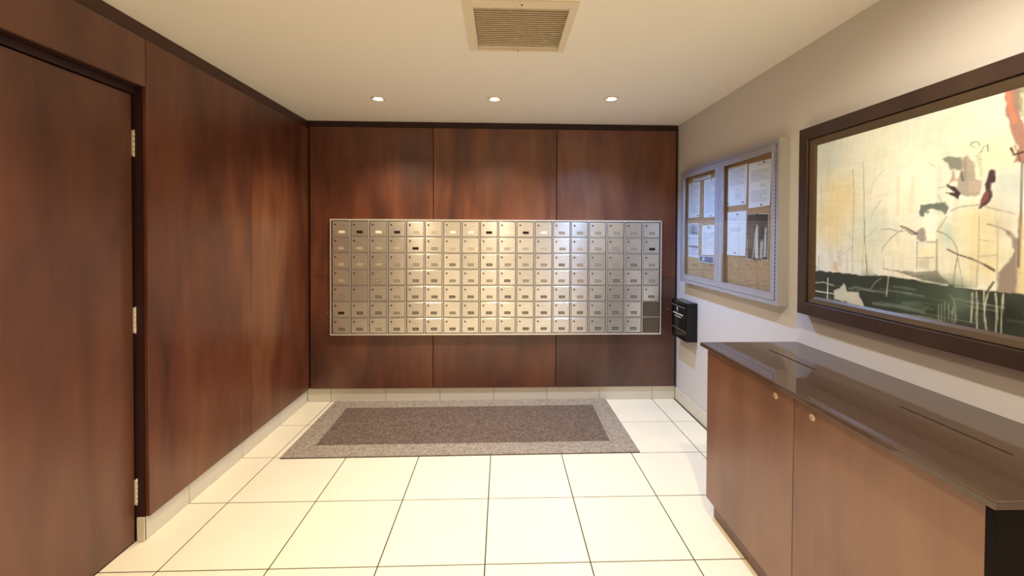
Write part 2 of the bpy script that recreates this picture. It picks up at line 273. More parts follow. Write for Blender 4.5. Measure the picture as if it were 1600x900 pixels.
XL, XR, YB, HZ, T = -1.684, 1.5755, 3.758, 2.461, .475
X0, Y0 = -1.4968, 2.8352                       # a floor joint crossing
YREAR = -2.2
DOOR_X, SEAM_Y = -1.742, 2.08
PAINT = [
('w',[(0.065,1.86)],0.14,(198,212,205),0.8),
('w',[(0.147,1.642)],0.16,(238,216,150),0.9),
('w',[(0.083,1.521)],0.15,(238,214,148),0.9),
('w',[(0.361,1.834)],0.2,(222,228,196),0.7),
('w',[(0.475,1.629)],0.22,(250,248,225),0.9),
('w',[(0.655,1.849)],0.22,(214,220,186),0.9),
('w',[(0.567,1.917)],0.15,(196,214,200),0.6),
('w',[(0.752,1.865)],0.16,(186,202,182),0.9),
('w',[(0.764,1.729)],0.12,(226,218,160),0.8),
('w',[(0.342,1.485)],0.12,(200,216,200),0.7),
('w',[(0.281,1.406)],0.09,(225,226,190),0.6),
('w',[(0.434,1.405)],0.12,(246,240,205),0.8),
('w',[(0.632,1.484)],0.08,(176,200,180),0.9),
('w',[(0.621,1.388)],0.09,(232,228,196),0.7),
('w',[(0.79,1.634)],0.1,(176,190,186),0.8),
('w',[(0.716,1.52)],0.1,(224,206,150),0.8),
('w',[(0.745,1.407)],0.09,(222,206,152),0.9),
('w',[(0.684,1.484)],0.05,(236,224,178),0.8),
('w',[(0.332,1.55)],0.07,(205,220,205),0.5),
('w',[(0.768,1.53)],0.08,(170,160,140),0.6),
('l',[(0.648,1.547),(0.649,1.314)],0.022,(225,222,190),0.45),
('l',[(0.683,1.545),(0.684,1.318)],0.022,(235,222,175),0.45),
('l',[(0.708,1.544),(0.708,1.321)],0.022,(214,200,150),0.45),
('l',[(0.747,1.542),(0.748,1.325)],0.022,(226,210,155),0.45),
('p',[(0.783,1.498),(0.824,1.467),(0.826,1.301),(0.771,1.299),(0.775,1.363),(0.801,1.399),(0.814,1.433),(0.805,1.466)],0.006,(118,100,92),0.85),
('p',[(0.823,1.55),(0.836,1.549),(0.838,1.467),(0.826,1.439),(0.823,1.483)],0.006,(205,180,135),0.7),
('p',[(0.824,1.45),(0.857,1.445),(0.86,1.295),(0.82,1.297)],0.006,(214,200,142),0.8),
('p',[(0.783,1.926),(0.816,1.923),(0.821,1.845),(0.832,1.793),(0.851,1.782),(0.853,1.691),(0.808,1.698),(0.816,1.741),(0.802,1.783),(0.786,1.849)],0.004,(142,96,84),0.95),
('l',[(0.789,1.919),(0.796,1.869),(0.808,1.821)],0.01,(190,104,78),0.9),
('p',[(0.806,1.921),(0.849,1.917),(0.851,1.809),(0.829,1.821),(0.812,1.864)],0.006,(120,110,88),0.8),
('p',[(0.822,1.899),(0.854,1.894),(0.855,1.819),(0.828,1.832)],0.006,(205,208,175),0.8),
('l',[(0.8,1.742),(0.808,1.721),(0.83,1.725)],0.006,(70,40,40),0.9),
('l',[(0.809,1.748),(0.819,1.718),(0.824,1.696)],0.003,(60,40,40),0.8),
('l',[(0.829,1.695),(0.828,1.629),(0.828,1.558),(0.826,1.494),(0.825,1.384)],0.006,(96,84,86),0.8),
('p',[(0.596,1.747),(0.627,1.749),(0.659,1.741),(0.668,1.722),(0.66,1.692),(0.64,1.702),(0.628,1.704),(0.612,1.732)],0.004,(112,116,106),0.95),
('p',[(0.659,1.742),(0.679,1.743),(0.699,1.717),(0.706,1.662),(0.722,1.654),(0.72,1.609),(0.682,1.604),(0.653,1.619),(0.646,1.663),(0.66,1.686)],0.006,(146,138,128),0.85),
('l',[(0.671,1.734),(0.672,1.66)],0.005,(110,106,100),0.7),
('l',[(0.66,1.692),(0.665,1.661)],0.006,(72,60,66),0.8),
('p',[(0.635,1.703),(0.646,1.663),(0.622,1.657),(0.625,1.672)],0.004,(176,140,130),0.9),
('p',[(0.615,1.653),(0.641,1.642),(0.658,1.618),(0.65,1.603),(0.611,1.626),(0.641,1.623)],0.003,(58,48,50),0.95),
('p',[(0.681,1.659),(0.719,1.654),(0.723,1.618),(0.687,1.612)],0.006,(190,172,158),0.7),
('l',[(0.684,1.658),(0.722,1.65)],0.0015,(150,130,120),0.7),
('l',[(0.684,1.649),(0.722,1.64)],0.0015,(150,130,120),0.7),
('l',[(0.684,1.639),(0.722,1.631)],0.0015,(150,130,120),0.7),
('l',[(0.684,1.629),(0.722,1.621)],0.0015,(150,130,120),0.7),
('l',[(0.684,1.619),(0.723,1.612)],0.0015,(150,130,120),0.7),
('p',[(0.738,1.657),(0.742,1.68),(0.75,1.686),(0.758,1.681),(0.757,1.646),(0.744,1.644),(0.754,1.615),(0.747,1.592),(0.736,1.574),(0.718,1.564),(0.719,1.582),(0.733,1.617),(0.73,1.641)],0.003,(72,52,60),0.95),
('p',[(0.735,1.628),(0.746,1.615),(0.736,1.587),(0.723,1.576),(0.725,1.6)],0.003,(140,84,78),0.8),
('l',[(0.585,1.646),(0.616,1.645)],0.002,(120,120,110),0.6),
('l',[(0.551,1.739),(0.571,1.724)],0.002,(120,120,110),0.5),
('l',[(0.687,1.774),(0.69,1.783),(0.703,1.783),(0.714,1.776),(0.713,1.768)],0.003,(110,112,100),0.9),
('l',[(0.691,1.772),(0.704,1.761)],0.0025,(110,112,100),0.7),
('l',[(0.718,1.746),(0.728,1.765)],0.003,(100,100,90),0.8),
('l',[(0.736,1.766),(0.739,1.745)],0.0035,(90,90,90),0.8),
('l',[(0.712,1.743),(0.723,1.748)],0.003,(110,110,100),0.8),
('l',[(0.704,1.737),(0.717,1.738)],0.0028,(104,100,96),0.85),
('l',[(0.706,1.729),(0.718,1.73)],0.0028,(104,100,96),0.85),
('l',[(0.708,1.722),(0.719,1.723)],0.0028,(104,100,96),0.85),
('l',[(0.71,1.714),(0.719,1.716)],0.0028,(104,100,96),0.85),
('l',[(0.711,1.707),(0.72,1.708)],0.0028,(104,100,96),0.85),
('l',[(0.713,1.7),(0.721,1.701)],0.0028,(104,100,96),0.85),
('l',[(0.715,1.692),(0.722,1.694)],0.0028,(104,100,96),0.85),
('l',[(0.717,1.685),(0.723,1.687)],0.0028,(104,100,96),0.85),
('l',[(0.718,1.677),(0.724,1.679)],0.0028,(104,100,96),0.85),
('l',[(0.72,1.67),(0.725,1.672)],0.0028,(104,100,96),0.85),
('p',[(0.516,1.563),(0.525,1.587),(0.557,1.591),(0.596,1.592),(0.608,1.592),(0.621,1.574),(0.613,1.548),(0.596,1.564),(0.56,1.574),(0.542,1.567),(0.538,1.545),(0.52,1.548)],0.003,(84,98,94),0.95),
('p',[(0.514,1.567),(0.557,1.564),(0.544,1.541),(0.528,1.546)],0.004,(84,102,96),0.9),
('l',[(0.586,1.619),(0.599,1.59)],0.003,(110,120,110),0.6),
('l',[(0.63,1.562),(0.66,1.574),(0.715,1.577)],0.0028,(126,124,112),0.8),
('l',[(0.734,1.569),(0.777,1.554),(0.815,1.542)],0.0028,(126,124,112),0.8),
('p',[(0.537,1.559),(0.593,1.549),(0.584,1.504),(0.579,1.458),(0.535,1.464),(0.528,1.512)],0.006,(250,250,238),0.95),
('p',[(0.51,1.495),(0.535,1.505),(0.549,1.464),(0.535,1.454),(0.511,1.464)],0.004,(120,116,110),0.75),
('l',[(0.513,1.453),(0.512,1.353)],0.003,(120,116,106),0.75),
('l',[(0.583,1.464),(0.585,1.354)],0.004,(120,116,106),0.7),
('l',[(0.511,1.393),(0.57,1.398)],0.0028,(150,146,130),0.8),
('l',[(0.528,1.464),(0.549,1.452),(0.582,1.453)],0.003,(140,132,120),0.8),
('p',[(0.518,1.436),(0.58,1.438),(0.58,1.405),(0.518,1.399)],0.004,(246,238,200),0.9),
('p',[(0.516,1.387),(0.557,1.392),(0.556,1.357),(0.518,1.353)],0.006,(196,188,160),0.6),
('l',[(0.615,1.542),(0.6,1.516),(0.581,1.491)],0.003,(130,134,120),0.7),
('l',[(0.359,1.501),(0.4,1.502),(0.432,1.493),(0.463,1.49)],0.0025,(120,116,110),0.8),
('l',[(0.444,1.513),(0.47,1.504),(0.5,1.488),(0.51,1.483)],0.005,(84,80,74),0.9),
('l',[(0.446,1.513),(0.455,1.499),(0.432,1.488),(0.401,1.463),(0.373,1.432),(0.365,1.413)],0.0028,(130,130,118),0.8),
('l',[(0.463,1.499),(0.493,1.481),(0.51,1.483)],0.003,(84,80,74),0.8),
('l',[(0.587,1.492),(0.613,1.481),(0.635,1.462),(0.65,1.437),(0.654,1.41)],0.0028,(104,108,98),0.85),
('l',[(0.654,1.41),(0.647,1.364),(0.642,1.307)],0.003,(104,104,96),0.8),
('l',[(0.654,1.402),(0.663,1.359),(0.671,1.307)],0.0026,(120,124,110),0.7),
('l',[(0.62,1.429),(0.654,1.412),(0.697,1.4),(0.729,1.386),(0.763,1.366)],0.0045,(92,76,72),0.9),
('l',[(0.735,1.383),(0.761,1.368)],0.006,(70,58,58),0.8),
('l',[(0.74,1.514),(0.783,1.498),(0.807,1.481)],0.0035,(110,98,92),0.8),
('l',[(0.72,1.463),(0.759,1.457)],0.0022,(140,126,110),0.7),
('l',[(0.721,1.409),(0.765,1.415)],0.0025,(150,132,112),0.7),
('l',[(0.716,1.538),(0.718,1.436),(0.712,1.309)],0.003,(150,140,112),0.7),
('l',[(0.768,1.518),(0.772,1.299)],0.003,(150,136,110),0.6),
('l',[(0.214,1.767),(0.224,1.636),(0.222,1.567),(0.218,1.42),(0.223,1.31)],0.0025,(118,124,98),0.85),
('l',[(0.269,1.79),(0.275,1.632),(0.279,1.501),(0.289,1.383),(0.297,1.309)],0.0028,(118,124,98),0.85),
('l',[(0.283,1.532),(0.276,1.422),(0.271,1.311)],0.002,(118,124,98),0.6),
('l',[(0.288,1.391),(0.293,1.36),(0.297,1.31)],0.005,(100,100,84),0.7),
('l',[(0.308,1.652),(0.316,1.69),(0.338,1.718),(0.371,1.743)],0.002,(160,166,145),0.7),
('l',[(0.357,1.621),(0.331,1.589),(0.31,1.551)],0.004,(170,176,170),0.7),
('l',[(0.126,1.588),(0.132,1.392)],0.002,(190,170,120),0.7),
('l',[(0.156,1.427),(0.157,1.317)],0.0022,(118,124,98),0.6),
('l',[(0.021,1.378),(0.02,1.307)],0.0025,(100,96,80),0.8),
('l',[(0.001,1.331),(0.006,1.309)],0.0025,(100,96,80),0.8),
('l',[(0.193,1.403),(0.19,1.311)],0.002,(118,124,98),0.5),
('l',[(0.141,1.375),(0.213,1.42),(0.223,1.437)],0.002,(118,124,98),0.5),
('l',[(0.374,1.376),(0.374,1.337)],0.0022,(118,124,98),0.5),
('l',[(0.222,1.461),(0.192,1.485),(0.161,1.477)],0.0018,(118,124,98),0.4),
('l',[(0.28,1.461),(0.316,1.485),(0.337,1.508)],0.002,(118,124,98),0.5),
('l',[(0.132,1.399),(0.147,1.401)],0.002,(110,104,84),0.8),
('l',[(0.133,1.388),(0.147,1.391)],0.002,(110,104,84),0.8),
('l',[(0.135,1.378),(0.148,1.381)],0.002,(110,104,84),0.8),
('l',[(0.136,1.368),(0.148,1.37)],0.002,(110,104,84),0.8),
('l',[(0.137,1.358),(0.148,1.36)],0.002,(110,104,84),0.8),
('l',[(0.139,1.348),(0.148,1.35)],0.002,(110,104,84),0.8),
('l',[(0.14,1.338),(0.148,1.34)],0.002,(110,104,84),0.8),
('p',[(0.104,1.313),(0.12,1.357),(0.136,1.341),(0.142,1.314)],0.004,(212,170,140),0.8),
('w',[(0.12,1.331)],0.03,(225,200,150),0.6),
('p',[(0.387,1.338),(0.466,1.339),(0.538,1.342),(0.587,1.352),(0.622,1.314),(0.531,1.313),(0.466,1.325)],0.004,(128,126,112),0.85),
('l',[(0.37,1.339),(0.435,1.337),(0.496,1.324),(0.538,1.327)],0.003,(70,74,66),0.7),
('l',[(0.622,1.343),(0.646,1.339)],0.004,(190,185,165),0.6),
('p',[(-0.015,1.301),(0.153,1.306),(0.283,1.307),(0.388,1.314),(0.466,1.313),(0.538,1.308),(0.623,1.306),(0.72,1.299),(0.82,1.302),(0.864,1.305),(0.867,1.14),(0.607,1.147),(-0.011,1.138)],0.003,(58,64,56),1),
('w',[(0.653,1.264)],0.09,(78,98,82),0.8),
('w',[(0.579,1.273)],0.08,(72,88,76),0.7),
('w',[(0.468,1.236)],0.08,(66,88,76),0.7),
('w',[(0.302,1.267)],0.07,(50,62,54),0.6),
('w',[(0.722,1.22)],0.06,(72,86,74),0.6),
('w',[(0.797,1.234)],0.07,(42,46,40),0.8),
('l',[(0.206,1.239),(0.236,1.251),(0.32,1.245),(0.389,1.247)],0.008,(120,132,116),0.6),
('l',[(0.33,1.193),(0.438,1.199),(0.54,1.196)],0.01,(134,148,134),0.55),
('l',[(0.438,1.167),(0.541,1.173),(0.6,1.171)],0.014,(150,160,146),0.6),
('l',[(0.46,1.257),(0.497,1.258)],0.004,(130,140,128),0.5),
('l',[(0.49,1.226),(0.58,1.23)],0.005,(84,110,92),0.6),
('p',[(0.117,1.219),(0.155,1.236),(0.175,1.264),(0.191,1.229),(0.256,1.229),(0.285,1.17),(0.208,1.173),(0.118,1.177)],0.006,(226,228,206),0.85),
('p',[(-0.005,1.159),(0.129,1.177),(0.276,1.172),(0.285,1.162),(-0.005,1.143)],0.004,(222,222,202),0.8),
('l',[(0.08,1.274),(0.079,1.172)],0.0045,(226,228,212),0.95),
('l',[(-0.01,1.241),(0.053,1.251),(0.115,1.243)],0.0045,(190,192,176),0.85),
('l',[(-0.009,1.202),(0.066,1.203),(0.117,1.204)],0.0045,(226,228,212),0.9),
('l',[(0.397,1.313),(0.393,1.277),(0.389,1.231)],0.004,(214,216,196),0.9),
('l',[(0.316,1.254),(0.337,1.282),(0.363,1.302)],0.003,(180,180,160),0.7),
('l',[(0.153,1.306),(0.283,1.308),(0.345,1.31)],0.002,(170,174,158),0.6),
('l',[(0.362,1.337),(0.435,1.334),(0.481,1.321),(0.531,1.309),(0.623,1.304)],0.0045,(246,244,226),0.9),
('l',[(0.647,1.302),(0.72,1.303)],0.003,(232,226,200),0.7),
('l',[(0.593,1.232),(0.595,1.177)],0.0026,(176,192,172),0.7),
('l',[(0.603,1.237),(0.606,1.172)],0.0026,(176,192,172),0.7),
('l',[(0.614,1.245),(0.617,1.171)],0.0026,(176,192,172),0.7),
('l',[(0.627,1.241),(0.63,1.171)],0.0026,(176,192,172),0.7),
('l',[(0.638,1.217),(0.639,1.179)],0.0026,(176,192,172),0.7),
('l',[(0.643,1.231),(0.646,1.173)],0.0026,(176,192,172),0.7),
('l',[(0.653,1.207),(0.655,1.182)],0.0026,(176,192,172),0.7),
('l',[(0.629,1.273),(0.643,1.257),(0.65,1.232),(0.65,1.182)],0.003,(160,178,156),0.7),
('l',[(0.701,1.289),(0.701,1.241),(0.699,1.192)],0.0034,(212,214,192),0.9),
('l',[(0.713,1.291),(0.716,1.255),(0.715,1.213),(0.717,1.166)],0.0034,(212,214,192),0.9),
('l',[(0.735,1.3),(0.736,1.259),(0.737,1.235)],0.0034,(212,214,192),0.9),
('l',[(0.752,1.323),(0.747,1.296),(0.739,1.259),(0.737,1.223),(0.745,1.168)],0.0034,(212,214,192),0.9),
('l',[(0.767,1.295),(0.771,1.253),(0.772,1.218),(0.769,1.17)],0.0034,(212,214,192),0.9),
('l',[(0.787,1.296),(0.785,1.232),(0.783,1.17)],0.0034,(212,214,192),0.9),
('l',[(0.761,1.33),(0.749,1.308),(0.744,1.295)],0.006,(84,74,60),0.8),
('w',[(0.98,1.75)],0.12,(210,205,170),0.8),
('w',[(1.15,1.6)],0.2,(232,222,180),0.8),
('l',[(1.0,1.9),(1.02,1.6),(1.0,1.33)],0.006,(120,100,90),0.7),
('l',[(1.1,1.85),(1.13,1.33)],0.003,(130,130,110),0.6)
]
# ================================================================ THE SETTING
# floor: grout bed plus every tile as a piece
fl = MB().box(-1.86, 1.66, YREAR-.1, 3.86, -.12, -.0018).build('floor', M['grout'])
tag(fl, 'cream square floor tiles with dark grout joints', 'floor', kind='structure')
g = .0028
xs = [X0+i*T for i in range(-1, 8)]; ys = [Y0-j*T for j in range(-2, 12)]
FX0, FX1, FY0, FY1 = -1.78, 1.553, YREAR, 3.776
full = {}
for i in range(len(xs)-1):
    for j in range(len(ys)-1):
        a0, a1, b1, b0 = max(xs[i], FX0), min(xs[i+1], FX1), min(ys[j], FY1), max(ys[j+1], FY0)
        if a1-a0 < .02 or b1-b0 < .02: continue
        w, d = round(a1-a0, 4), round(b1-b0, 4)
        if (w, d) not in full:
            full[(w, d)] = MB().box(-w/2+g, w/2-g, -d/2+g, d/2-g, -.009, 0, c=.0008).mesh('tile', M['tile'])
        link('tile', full[(w, d)], fl, ((a0+a1)/2, (b0+b1)/2, 0))

# ceiling with real openings for the lamps and the vent
LIGHTS = [('left', -.907, 3.149), ('centre', -.059, 3.116), ('right', .784, 3.069), ('near_left', -.90, .99), ('near_centre', -.06, .98), ('near_right', .73, .97),
          ('rear_fill_left', -.90, -1.10), ('rear_fill_centre', -.06, -1.11), ('rear_fill_right', .72, -1.12)]  # rear row is added fill to lift the ceiling and back wall
VX0, VX1, VY0, VY1 = -.13, .289, 1.858, 2.268
A = [-1.86, 1.66, VX0, VX1]; B = [YREAR-.1, 3.86, VY0, VY1]; H = [(VX0, VX1, VY0, VY1)]
for _, x, y in LIGHTS:
    A += [x-.033, x+.033]; B += [y-.033, y+.033]; H.append((x-.033, x+.033, y-.033, y+.033))
ce = MB().plate(A, B, HZ, HZ+.09, H, XY).build('ceiling', M['ceiling'])
tag(ce, 'smooth cream painted ceiling', 'ceiling', kind='structure')

# back wall: dark carcass behind six veneer panels
wb = MB().box(-1.86, 1.66, 3.785, 3.88, 0, HZ+.09).build('wall_back', M['dark_wood'])
tag(wb, 'back wall clad in dark stained wood panels', 'wall', kind='structure')
px = [(-1.668, -.608), (-.602, .477), (.483, 1.548)]
for k, (a, b) in enumerate(px):
    MB().box(a, b, YB, 3.785, 1.101, 2.402, c=.0012).build('wood_panel', M['wood'], wb)
    o = MB().box(a, b, YB, 3.785, .12, 1.099, c=.0012).build('wood_panel', M['wood_grey'] if k == 2 else M['wood'], wb)
for x, z in ((-1.522, .785), (1.483, .818)):
    m = MB()
    for q in range(3):
        cx_, cz_ = x+random.uniform(-.004, .004), z+random.uniform(-.006, .006); n = 7
        m.poly([(cx_+math.cos(t)*.005*random.uniform(.6, 1.2), YB-.0006-q*.0001, cz_+math.sin(t)*.004*random.uniform(.6, 1.3)) for t in [2*math.pi*k/n for k in range(n)]])
    tag(m.build('surface_chip', M['chip'], wb), 'pale chip in the dark veneer')

# left wall
wl = empty('wall_left', label='left wall clad in dark stained wood panels with a flush door', cat='wall', kind='structure')
m = MB(); m.box(-1.86, -1.7025, SEAM_Y+.005, 3.86, 0, HZ+.09); m.box(-1.86, -1.7025, YREAR-.1, SEAM_Y+.0049, 2.191, HZ+.09); m.box(-1.86, -1.7025, YREAR-.1, 1.0895, 0, 2.1905); m.box(-1.9, -1.80, 1.09, 2.1, 0, 2.2)
m.build('backing', M['strip'], wl)
for a, b in ((SEAM_Y, 2.913), (2.917, 3.768)):
    MB().box(-1.7025, XL, a, b, .116, 2.385, c=.0012).build('wood_panel', M['wood'], wl)
MB().box(-1.7025, XL, 1.12, SEAM_Y-.004, 2.163, 2.385, c=.0012).build('header_panel', M['door_wood'], wl)
for a, b in ((-.30, 1.116), (-1.5, -.304), (YREAR, -1.504)):
    MB().box(-1.7025, XL, a, b, .116, 2.385, c=.0012).build('wood_panel', M['wood'], wl)

# door frame and door
tr = empty('trim_1', label='dark stained frame around the flush wood door', cat='door frame', kind='structure')
MB().box(-1.80, -1.7028, SEAM_Y-.004, SEAM_Y+.005, .001, 2.19).build('side_jamb', M['dark_wood'], tr)
MB().box(-1.80, -1.7028, 1.09, 1.118, .001, 2.19).build('side_jamb', M['dark_wood'], tr)
MB().box(-1.80, -1.7028, 1.118, SEAM_Y-.004, 2.160, 2.19).box(-1.80, -1.730, 1.118, SEAM_Y-.004, 2.128, 2.160, c=.002).build('head_jamb', M['dark_wood'], tr)
dr = MB().box(DOOR_X-.04, DOOR_X, 1.124, 2.066, .006, 2.122, c=.0015).build('door_1', M['door_wood'])
tag(dr, 'flush dark stained wood door with three hinges in the left wall', 'door', kind='structure')
hm = MB()
for k in range(5): hm.cyl((0, 0, -.06+k*.024+.0006), 'z', .0038, .0228, seg=12)
hm.cyl((0, 0, -.064), 'z', .003, .004, seg=10); hm.cyl((0, 0, .06), 'z', .003, .004, seg=10)
hm.box(-.0058, -.0040, -.006, 0, -.06, .06)
hm = hm.mesh('hinge', M['hinge'])
for z in (1.896, 1.060, .239): link('hinge', hm, dr, (DOOR_X+.0052, 2.0725, z))
# dark floor threshold under the door
MB().box(-1.80, -1.7445, 1.118, SEAM_Y-.004, -.0018, .0015).build('threshold', M['dark_wood'], tr)

# right wall
wr = MB().box(XR, XR+.09, YREAR-.1, 3.86, 0, HZ+.09).build('wall_right', M['wall'])
tag(wr, 'plain painted off white wall on the right', 'wall', kind='structure')
wz = MB().box(-1.86, 1.66, YREAR-.1, YREAR, 0, HZ+.09).build('wall_rear', M['wall'])
tag(wz, 'plain painted wall behind the camera', 'wall', kind='structure')

# baseboards: one ceramic piece per floor joint
BH = .119
def base(side, label):
    return tag(bpy.data.objects.new('baseboard_'+side, None), label, 'baseboard', kind='structure')
bb = base('back', 'cream ceramic tile baseboard along the panelled back wall'); C.objects.link(bb)
for i in range(len(xs)-1):
    a, b = max(xs[i], -1.70), min(xs[i+1], 1.5615)
    if b-a > .01: MB().box(a+.0013, b-.0013, 3.773, 3.7845, .0005, BH, c=.0012).build('base_tile', M['base_tile'], bb)
MB().box(-1.70, 1.5615, 3.7775, 3.7848, .0003, BH-.002).build('grout', M['grout'], bb)
bl = base('left', 'cream ceramic tile baseboard below the left panels'); C.objects.link(bl)
yy = sorted([y for y in ys if SEAM_Y+.02 < y < 3.77]+[SEAM_Y, 3.7725])
for a, b in zip(yy, yy[1:]):
    if b-a > .01: MB().box(-1.7115, -1.7005, a+.0013, b-.0013, .0005, BH, c=.0012).build('base_tile', M['base_tile'], bl)
MB().box(-1.7118, -1.705, SEAM_Y+.003, 3.772, .0003, BH-.002).build('grout', M['grout'], bl)
MB().box(-1.736, -1.7005, SEAM_Y-.011, SEAM_Y-.0045, .0005, BH-.002, c=.0012).build('base_tile', M['base_tile'], bl)
br = base('right', 'cream ceramic tile baseboard below the painted right wall'); C.objects.link(br)
yy = sorted([y for y in ys if 2.22 < y < 3.77]+[2.212, 3.7725])
for a, b in zip(yy, yy[1:]):
    if b-a > .01: MB().box(1.562, 1.5745, a+.0013, b-.0013, .0005, .108, c=.0015).build('base_tile', M['base_tile'], br)
MB().box(1.567, 1.5752, 2.214, 3.7725, .0003, .105).build('grout', M['grout'], br)
yy = sorted([y for y in ys if YREAR < y < .85]+[YREAR+.001, .86])
for a, b in zip(yy, yy[1:]):
    if b-a > .01: MB().box(1.562, 1.5745, a+.0013, b-.0013, .0005, .108, c=.0015).build('base_tile', M['base_tile'], br)

# ================================================================ CEILING THINGS
DL = {'left': ('round recessed ceiling light, leftmost of the three, warm white', (0, 0)), 'centre': ('round recessed ceiling light, middle of the three, warm white', (0, 0)),
      'right': ('round recessed ceiling light, rightmost of the three, cool white and tilted in its ring', (0, .16)),
      'near_left': ('recessed ceiling light overhead on the door side, outside the picture', (0, 0)), 'near_centre': ('recessed ceiling light overhead in the middle, outside the picture', (0, 0)),
      'near_right': ('recessed ceiling light overhead beside the painting, outside the picture', (0, 0)),
      'rear_fill_left': ('added fill light in the ceiling behind the camera on the door side', (0, 0)), 'rear_fill_centre': ('added fill light in the ceiling behind the camera in the middle', (0, 0)),
      'rear_fill_right': ('added fill light in the ceiling behind the camera on the painting side', (0, 0))}
trim_me = MB().lathe([(.036, .0), (.036, -.004), (.044, -.0065), (.052, -.004), (.054, 0)], 40).mesh('trim_ring', M['white_plastic'])
can_me = MB().lathe([(.0325, .05), (.0315, .05), (.0315, 0), (.0325, 0)], 32).cyl((0, 0, .05), 'z', .0325, .003, seg=32).mesh('housing', M['lock'])
for nm, x, y in LIGHTS:
    lab, tilt = DL[nm]; cool = nm == 'right'
    t = empty('ceiling_downlight', (x, y, HZ), lab, 'ceiling light', 'recessed ceiling lights')
    link('trim_ring', trim_me, t); link('housing', can_me, t)
    lm_ = MB().lathe([(.0, -.0015), (.014, -.0035), (.024, -.0015), (.0275, .002), (.0285, .006), (.0265, .02), (.0, .024)], 28, closed=False).build('lamp', LAMP_COOL if cool else LAMP_WARM, t, (0, 0, .001), (0, tilt[1], 0))
    ld = bpy.data.lights.new('lamp_light', 'SPOT'); ld.energy = LAMP_W[nm]; ld.color = COOL if cool else (1, .89, .70) if nm == 'near_right' else WARM
    ld.spot_size = math.radians(128); ld.spot_blend = .9; ld.shadow_soft_size = .022
    lo = bpy.data.objects.new('lamp_light', ld); C.objects.link(lo); lo.parent = t; lo.location = (0, 0, -.028)
    if nm == 'near_right': lo.rotation_euler = (math.radians(8), math.radians(-18), 0); ld.spot_size = math.radians(140)

v = empty('air_vent', ((VX0+VX1)/2, (VY0+VY1)/2, HZ), 'square off white ceiling air vent with thin slats', 'vent')
vx, vy = (VX1-VX0)/2, (VY1-VY0)/2
m = MB(); ox0, ox1, oy0, oy1 = -vx-.046, vx+.036, -vy-.056, vy+.026
m.plate([ox0, -vx, vx, ox1], [oy0, -vy, vy, oy1], -.007, 0, [(-vx, vx, -vy, vy)], XY)
m.plate([-vx-.003, -vx, vx, vx+.003], [-vy-.003, -vy, vy, vy+.003], -.010, -.007, [(-vx, vx, -vy, vy)], XY)
m.build('frame', M['white_plastic'], v)
m = MB(); m.box(-vx+.002, vx-.002, -vy+.002, vy-.002, .022, .027); m.build('duct', M['filter'], v)
sl = MB().box(-vx+.001, vx-.001, -.0075, .0075, -.0012, .0012, c=.0003).mesh('slat', M['white_plastic'])
n = 21
for k in range(n): link('slat', sl, v, (0, -vy+.012+k*(2*vy-.024)/(n-1), .004), (math.radians(34), 0, 0))
for y in (-vy-.028, vy+.013):
    o = MB().cyl((0, 0, 0), 'z', .0042, -.0022, seg=12).build('screw', M['lock'], v, (.0, y, -.007))

# ================================================================ MAILBOXES
MX0, MX1, MZ0, MZ1, MF = -1.487, 1.413, .594, 1.604, 3.728
mb = empty('mailbox_bank', (0, 0, 0), 'wide brushed aluminium bank of small lockable mailboxes on the back wall', 'mailboxes')
m = MB(); m.box(MX0+.003, MX1-.003, MF+.012, YB-.0004, MZ0+.003, MZ1-.003, m=1)
m.ring(MX0, MX1, MZ0, MZ1, .013, MF-.002, YB-.0006, XZ, 0, ta=.012)
NC, NR = 18, 7
ix0, ix1, iz0, iz1 = MX0+.012, MX1-.012, MZ0+.013, MZ1-.013
cw, ch = (ix1-ix0)/NC, (iz1-iz0)/NR
for r in range(1, NR): m.box(ix0, ix1, MF+.004, MF+.013, iz0+r*ch-.0022, iz0+r*ch+.0022)
m.build('frame', [M['metal_frame'], M['dark']], mb)
dv = MB().box(-.0042, .0042, -.004, .013, -(iz1-iz0)/2, (iz1-iz0)/2, c=.0012).mesh('divider', M['metal_frame'])
for c in range(1, NC): link('divider', dv, mb, (ix0+c*cw, MF, (iz0+iz1)/2))
dw, dh = cw/2-.0082, ch/2-.0060
m = MB(); m.box(-dw, dw, -.0012, .004, -dh, dh, c=.0012)
m.box(-dw+.006, dw-.006, -.0022, -.0010, -dh+.006, dh-.006, c=.0006)
door_me = m.mesh('mailbox_door', M['metal'])
lock_me = MB().cyl((0, 0, 0), 'y', .0074, -.0035, 0, 14).cyl((0, -.0035, 0), 'y', .0044, -.0006, 1, 10).mesh('lock', [M['lock'], M['keyhole']])
def plate_me(a, b):
    w, h = .0265, .0115
    m = MB(); m.box(-w, w, -.0014, .0004, -h, h, c=.0005)
    if b: m.box(-w+.006, w-.006, -.0019, -.0013, -h+.0065, h-.0065, 1)
    return m.mesh('number_plate', [M[a], M[b or a]])
PM = dict(K=plate_me('plate_black', None), B=plate_me('plate_black', 'inset_dark'), D=plate_me('plate_dark', 'inset_dark'), M=plate_me('plate_mid', 'inset_mid'), T=plate_me('plate_tan', None), L=plate_me('plate_light', None))
ROWS = ["LKLKTTLLKLKLMMMMMM", "TTTTKMTTTTTTMTMMMK", "TTTMMMDMBMMMDMMMDM", "TMMMDDMMMBMMMMMDDM", "MMDMDDBDMBDDBMDDDD", "KBDMDDMDDDDDDDDDD#", "DDMDBDDDMDDDDDBBD#"]
